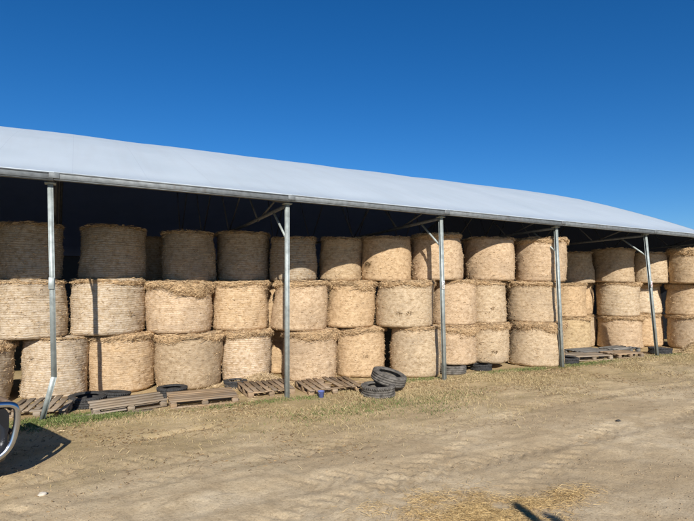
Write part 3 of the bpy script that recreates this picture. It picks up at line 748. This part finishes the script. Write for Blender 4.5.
# ------------------------------------------------------------------ blue bucket, stones
bk = empty('bucket', (4.77, 9.95, hz(4.77, 9.95) - .005))
bk.scale = (.68, .68, .75)
tag(bk, 'small blue plastic bucket in front of the slatted pallets', 'bucket')
MB().lathe([(.0, .004), (.085, 0), (.103, .17), (.111, .172), (.111, .185), (.098, .185), (.082, .012), (0, .012)], 28).build('pail', M['blue'], bk, True)
MB().tube([(.107 * math.cos(a), -.02 - .06 * math.sin(a), .165 - .05 * math.sin(a)) for a in np.linspace(0, math.pi, 13)], .003, 6).build('handle', M['galv'], bk)
def stone(loc, s_, label, mat='stone', seed=0):
    r_ = np.random.default_rng(seed); n, m = 14, 9; V = []
    for j in range(m):
        ph = math.pi * j / (m - 1)
        for i in range(n):
            a = 2 * math.pi * i / n; d = np.array([math.sin(ph) * math.cos(a), math.sin(ph) * math.sin(a), math.cos(ph)])
            k = 1 + .35 * float(fbm(np.array([d[0] * 1.5 + seed]), np.array([d[1] * 1.5 + d[2] * 2 + seed]), 3)[0])
            V.append(d * k * np.array(s_))
    F = [[j * n + i, j * n + (i + 1) % n, (j + 1) * n + (i + 1) % n, (j + 1) * n + i][::-1] for j in range(m - 1) for i in range(n)]
    o = obj('stone', mesh_np('stone', np.array(V), [np.array(F)], M[mat], False)); o.location = (loc[0], loc[1], hz(*loc) + s_[2] * .35)
    tag(o, label, 'stone'); return o
stone((-.22, 6.80), (.05, .035, .025), 'small pale stone alone on the dirt near the lower left corner', seed=3)
stone((8.57, 5.74), (.05, .035, .022), 'small dark stone on the bare dirt in front of the fourth post', 'dark_clod', seed=11)

# ------------------------------------------------------------------ loose straw heap, litter, grass, clods
def scatter_straw(name, x, y, zoff, L, flat=.25, w=(.004, .009), mat='straw_pale'):
    n = len(x); z = height(x, y) + zoff; a = rng.uniform(0, 2 * math.pi, n); l = rng.uniform(.4, 1, n) * L
    d = np.stack([np.cos(a), np.sin(a), rng.normal(0, flat, n)], 1) * (l / 2)[:, None]
    c = np.stack([x, y, z], 1); mid = c + rng.normal(0, .012, (n, 3)); mid[:, 2] = c[:, 2] + np.abs(rng.normal(0, .01, n))
    return obj(name, ribbons(c - d, mid, c + d, rng.uniform(*w, n), M[mat], name))
# heap at the foot of the pale bale
hx, hy = np.meshgrid(np.linspace(-1.15, .95, 46), np.linspace(-.62, .45, 26), indexing='ij')
hh = np.clip(.27 * np.exp(-((hx - .1) / .50) ** 2 - (hy / .36) ** 2) + .12 * np.exp(-((hx + .75) / .3) ** 2 - (hy / .3) ** 2) + fbm(hx * 5, hy * 5, 3) * .04, -.04, 1) - .02
V = np.stack([hx.ravel(), hy.ravel(), hh.ravel()], 1); a, b = np.meshgrid(np.arange(45), np.arange(25), indexing='ij'); q = (a * 26 + b).ravel()
heap = obj('straw_heap', mesh_np('straw_heap', V, [np.stack([q, q + 26, q + 27, q + 1], 1)], mat_plain('heap_straw', (.42, .30, .14), .9, 40, .5, bs=.9, bd=.03), True))
heap.location = (3.95, 11.78, .0)
tag(heap, 'low heap of loose golden straw between pale bale and slatted pallet', 'straw', kind='stuff')
n = 3800; sx_ = rng.normal(.0, .55, n); sy_ = rng.normal(0, .26, n)
hv = .27 * np.exp(-((sx_ - .1) / .50) ** 2 - (sy_ / .36) ** 2) + .12 * np.exp(-((sx_ + .75) / .3) ** 2 - (sy_ / .3) ** 2)
o = scatter_straw('heap_straw', sx_ + 3.95, sy_ + 11.78, hv + .0, .16, .5); tag(o, kind='stuff'); o.parent = heap; o.matrix_parent_inverse = Matrix.Translation((-3.95, -11.78, 0))
mx_, my_ = np.meshgrid(np.linspace(-.8, .8, 34), np.linspace(-.5, .5, 22), indexing='ij')
mh = .36 * np.exp(-(mx_ / .42) ** 2 - (my_ / .28) ** 2) + fbm(mx_ * 5 + 9, my_ * 5, 3) * .05 - .04
V = np.stack([mx_.ravel(), my_.ravel(), mh.ravel()], 1); a, b = np.meshgrid(np.arange(33), np.arange(21), indexing='ij'); q = (a * 22 + b).ravel()
mound = obj('straw_mound', mesh_np('straw_mound', V, [np.stack([q, q + 22, q + 23, q + 1], 1)], heap.data.materials[0], True))
mound.location = (19.15, 9.95, hz(19.15, 9.95)); tag(mound, 'small mound of old straw at the right edge of the picture', 'straw', kind='stuff')
n = 1200; sx_ = rng.normal(0, .36, n); sy_ = rng.normal(0, .22, n); hv = .36 * np.exp(-(sx_ / .42) ** 2 - (sy_ / .28) ** 2)
o = scatter_straw('mound_straw', sx_ + 19.15, sy_ + 9.95, hv, .16, .5); tag(o, kind='stuff'); o.parent = mound; o.matrix_parent_inverse = Matrix.Translation(-mound.location)
# litter along the shed foot
n = 9000; lx = rng.uniform(-1.5, 22, n); ly = rng.uniform(9.4, 12.2, n); keep = vnoise(lx * .9, ly * .9) > rng.uniform(.25, .9, n)
o = scatter_straw('straw_litter', lx[keep], ly[keep], .008, .16, .12); tag(o, 'thin straw litter along the foot of the bales', 'straw', kind='stuff')
# spilled straw in the foreground
n = 22000; c = rng.random(n); lx = np.where(c < .8, rng.normal(3.80, .42, n), rng.normal(4.7, .36, n)); ly = np.where(c < .8, rng.normal(4.20, .28, n) - (lx - 3.80) * .25, rng.normal(4.06, .12, n) - (lx - 4.9) * .08)
keep = vnoise(lx * 3.1 + 9, ly * 3.1) > rng.uniform(.1, .7, n)
o = scatter_straw('spilled_straw', lx[keep], ly[keep], .006 + .02 * rng.random(keep.sum()), .15, .14, (.0015, .0038), 'straw_gold'); tag(o, 'scattered golden straw on the dirt in the foreground', 'straw', kind='stuff')
n = 2600; lx = rng.uniform(-2, 14, n); ly = rng.uniform(3, 9.5, n); keep = vnoise(lx * .8 + 3, ly * .8 + 9) > rng.uniform(.45, .95, n)
o = scatter_straw('stray_straw', lx[keep], ly[keep], .006, .10, .08, (.002, .004)); tag(o, 'single stray straws scattered over the yard', 'straw', kind='stuff')

n = 30000; lx = rng.uniform(-2, 18, n); ly = 10.2 - np.abs(rng.normal(0, 1.6, n)); keep = vnoise(lx * 1.3 + 13, ly * 1.5 + 2) > rng.uniform(.35, .95, n)
o = scatter_straw('trampled_litter', lx[keep], ly[keep], .004, .07, .06, (.004, .011), 'straw_dark'); tag(o, 'dark trampled litter in the strip before the shed', 'litter', kind='stuff')
def grass(name, x, y, hmin, hmax, mat, w=.006, lean=.5):
    n = len(x); z = height(x, y) - .005; a = rng.uniform(0, 2 * math.pi, n); H = rng.uniform(hmin, hmax, n)
    c = np.stack([x, y, z], 1); l = rng.uniform(.1, lean, n) * H
    d = np.stack([np.cos(a) * l, np.sin(a) * l, H], 1)
    mid = c + d * .5; mid[:, 2] += H * .12
    return obj(name, ribbons(c, mid, c + d, np.full(n, w), M[mat], name))
n = 190000; lx = rng.uniform(-1.5, 20, n); ly = 10.35 - np.abs(rng.normal(0, 1.25, n))
den = np.clip(vnoise(lx * .7 + 30, ly * .9 + 3) * 1.5 - .35, 0, 1) * np.interp(lx, [-2, 3, 4.5, 9, 12, 15, 22], [.12, .2, 1, .85, .4, .5, .5]) * (.35 + .65 * (vnoise(lx * 6, ly * 6) > .5))
keep = den > rng.random(n) * .8
tag(grass('dry_grass', lx[keep], ly[keep], .015, .065, 'grass_dry', .005, 1.4), 'short dry yellow grass in front of the steel posts', 'grass', kind='stuff')
gp = [(-.10, 10.25, .45, .25, 5200), (.55, 10.15, .35, .14, 1600), (2.6, 9.95, .3, .08, 220), (3.6, 9.9, .3, .08, 300), (4.4, 9.95, .25, .08, 250), (7.1, 10.55, .5, .15, 700), (7.9, 10.4, .3, .1, 350), (10.4, 10.35, .5, .12, 800), (11.4, 10.2, .3, .15, 700), (13.2, 10.1, .6, .15, 900), (14.4, 10.1, .6, .12, 500), (17.6, 10.0, .8, .15, 600), (5.6, 9.0, .5, .25, 260), (4.6, 8.75, .7, .28, 900), (6.6, 8.6, .8, .3, 600), (6.3, 7.9, .3, .15, 150)]
lx = np.concatenate([rng.normal(g[0], g[2], g[4]) for g in gp]); ly = np.concatenate([rng.normal(g[1], g[3], g[4]) for g in gp])
ok = ly < 11.2
tag(grass('green_weeds', lx[ok], ly[ok], .012, .06, 'grass_green', .008, 1.5), 'small green weeds growing along the shed front', 'weeds', kind='stuff')

def clods(name, x, y, s0, s1, mat, label):
    n = len(x); base = np.array([[1, 0, 0], [0, 1, 0], [-1, 0, 0], [0, -1, 0], [0, 0, .8], [.1, 0, -.6]]); f = np.array([[0, 1, 4], [1, 2, 4], [2, 3, 4], [3, 0, 4], [1, 0, 5], [2, 1, 5], [3, 2, 5], [0, 3, 5]])
    s_ = s0 + (s1 - s0) * rng.random(n) ** 3
    V = base[None] * s_[:, None, None] * rng.uniform(.6, 1.3, (n, 6, 3)); a = rng.uniform(0, 6.28, n); ca, sa = np.cos(a)[:, None], np.sin(a)[:, None]
    V = np.stack([V[..., 0] * ca - V[..., 1] * sa, V[..., 0] * sa + V[..., 1] * ca, V[..., 2]], -1) + np.stack([x, y, height(x, y) + s_ * .15], 1)[:, None]
    F = (f[None] + (np.arange(n) * 6)[:, None, None]).reshape(-1, 3)
    return tag(obj(name, mesh_np(name, V.reshape(-1, 3), [F], M[mat], False)), label, 'clods', kind='stuff')
n = 46000; lx = rng.uniform(-2, 16, n); ly = rng.uniform(3, 10.2, n); keep = vnoise(lx * .9 + 60, ly * 1.1) > rng.uniform(.3, .95, n)
clods('dirt_clods', lx[keep], ly[keep], .003, .015, 'clod', 'crumbly dirt clods lying over the yard')

# ------------------------------------------------------------------ vehicle at the left edge (only the bar across its nose is in the picture)
veh = empty('off_road_vehicle', (-.80, 7.96, 0), math.atan2(.38, .92))
veh.location.z = hz(-.8, 7.96) * .3
tag(veh, 'dark off-road vehicle at the left edge with a polished tube bar across its nose', 'vehicle')
def loft(secs, mat, name, parent, smooth=False):
    n = len(secs[0]); V = np.concatenate([np.array(s_, float) for s_ in secs]); F = []
    for j in range(len(secs) - 1):
        F += [[j * n + i, j * n + (i + 1) % n, (j + 1) * n + (i + 1) % n, (j + 1) * n + i] for i in range(n)]
    mb = MB(); mb.add(V, [np.array(F)])
    for j, rev in ((0, 1), (len(secs) - 1, 0)):
        c = V[j * n:(j + 1) * n].mean(0); ring = V[j * n:(j + 1) * n]
        tri = [[0, 1 + i, 1 + (i + 1) % n] for i in range(n)]
        mb.add(np.vstack([c, ring]), [np.array(tri)])
    return mb.build(name, mat, parent, smooth)
def sec(x, hw, z0, z1, k=.12):
    p = []
    for cx_, cz_, a0 in ((hw - k, z1 - k, 0), (-hw + k, z1 - k, 90), (-hw + k * .5, z0 + k * .5, 180), (hw - k * .5, z0 + k * .5, 270)):
        kk = k if a0 < 180 else k * .5
        for a in (0, 30, 60, 90): p.append((x, cx_ + kk * math.cos(rad(a0 + a)), cz_ + kk * math.sin(rad(a0 + a))))
    return p
loft([sec(-.055, .66, .34, .93, .30), sec(-.085, .72, .30, .96, .28), sec(-.26, .76, .30, 1.0, .24), sec(-.60, .80, .30, 1.04, .18), sec(-1.2, .84, .34, 1.08), sec(-1.6, .86, .32, 1.12), sec(-3.6, .86, .32, 1.10), sec(-4.6, .84, .36, 1.08), sec(-4.75, .80, .42, 1.0)], M['car_paint'], 'body', veh)
loft([sec(-1.55, .72, 1.08, 1.16, .05), sec(-2.15, .66, 1.08, 1.70, .12), sec(-2.6, .66, 1.08, 1.76, .12), sec(-4.2, .66, 1.08, 1.74, .12), sec(-4.6, .70, 1.06, 1.2, .06)], M['car_glass'], 'cabin', veh)
loft([sec(-2.2, .64, 1.70, 1.79, .03), sec(-2.7, .65, 1.70, 1.80, .04), sec(-4.15, .64, 1.70, 1.79, .04)], M['car_paint'], 'roof', veh)
for k in range(5): MB().box((-.062, 0, .50 + k * .06), (.03, .9, .025), None, .005).build('grille_bar', M['bar_dark'], veh)
for s_ in (-1, 1):
    MB().box((-.16, s_ * .56, .72), (.06, .18, .14), None, .02).build('headlight', M['lens'], veh)
    for wx in (-.95, -3.65):
        w = MB().lathe([(.2, -.1), (.33, -.12), (.37, -.09), (.385, 0), (.37, .09), (.33, .12), (.2, .1)], 36, True, Matrix.Rotation(rad(90), 3, 'X').to_4x4()).build('wheel', M['rubber'], veh, True)
        w.location = (wx, s_ * .78, .385)
        MB().lathe([(0, -.06), (.19, -.08), (.22, -.1), (.22, .1), (.19, .08), (0, .06)], 28, False, Matrix.Rotation(rad(90), 3, 'X').to_4x4()).build('rim', M['lens'], w, True)
MB().box((-.24, 0, .36), (.24, 1.40, .16), None, .04).build('bumper', M['bar_dark'], veh)
def arc(pts, n=8):
    """rounded polyline (Catmull-Rom)"""
    P = [Vector(p) for p in pts]; P = [P[0] * 2 - P[1]] + P + [P[-1] * 2 - P[-2]]; out = []
    for i in range(1, len(P) - 2):
        for t in np.linspace(0, 1, n, endpoint=False):
            a, b, c_, d = P[i - 1:i + 3]
            out.append(.5 * ((2 * b) + (c_ - a) * t + (2 * a - 5 * b + 4 * c_ - d) * t * t + (3 * b - a - 3 * c_ + d) * t ** 3))
    return out + [P[-2]]
for s_ in (-1, 1):
    MB().tube(arc([(-.22, s_ * .70, .99), (-.06, s_ * .73, .97), (0, s_ * .74, .90), (-.005, s_ * .74, .70), (-.06, s_ * .74, .50), (-.17, s_ * .73, .39), (-.34, s_ * .70, .34)]), .037, 16).build('side_hoop', M['chrome'], veh, True)
for s_ in (-1, 1): loft([[(-.34, s_ * .60, .92), (-.14, s_ * .60, .93), (-.10, s_ * .60, .86), (-.10, s_ * .60, .66), (-.14, s_ * .60, .50), (-.22, s_ * .60, .40), (-.36, s_ * .60, .36)], [(-.34, s_ * .725, .92), (-.12, s_ * .725, .94), (-.075, s_ * .725, .87), (-.075, s_ * .725, .68), (-.13, s_ * .725, .50), (-.22, s_ * .725, .40), (-.36, s_ * .725, .36)]], M['infill_black'], 'shadow_infill', veh)  # black plates added to close the gaps in the vehicle's cast shadow
for z, x_ in ((.975, -.05), (.90, -.012), (.62, -.012)):
    MB().tube([(x_, -.72, z), (x_ + .02, 0, z), (x_, .72, z)], .03, 12).build('cross_tube', M['bar_dark'], veh, True)
for s_ in (-.28, .28): MB().tube([(-.03, s_, .985), (-.05, s_, .40)], .028, 12).build('upright_tube', M['bar_dark'], veh, True)

# ------------------------------------------------------------------ two unseen stand-in posts, added to cast the foreground shadow tips
for (tipx, tipy), Lh, lab in (((4.39, 4.15), 6.4, 'unseen stand-in post behind the viewpoint, added to cast the narrow shadow tip on the spilled straw'), ((4.50, 3.80), 6.5, 'unseen stand-in post behind the viewpoint, added to cast the shadow tip right of the spilled straw')):
    hd = Vector((SUN.x, SUN.y)); k = hd.length; top = Lh * (-SUN.z) / k; hd.normalize()
    bx, by = tipx - hd.x * Lh, tipy - hd.y * Lh; zb_ = hz(bx, by)
    o = MB().tube([(0, 0, -.3), (.01, 0, top * .5), (0, .01, top - .06), (0, 0, top)], [.085, .08, .07, .045], 14).build('stand_in_post', M['timber'], None, True)
    o.location = (bx, by, 0); tag(o, lab, 'post', 'unseen stand-in posts added for their shadows')
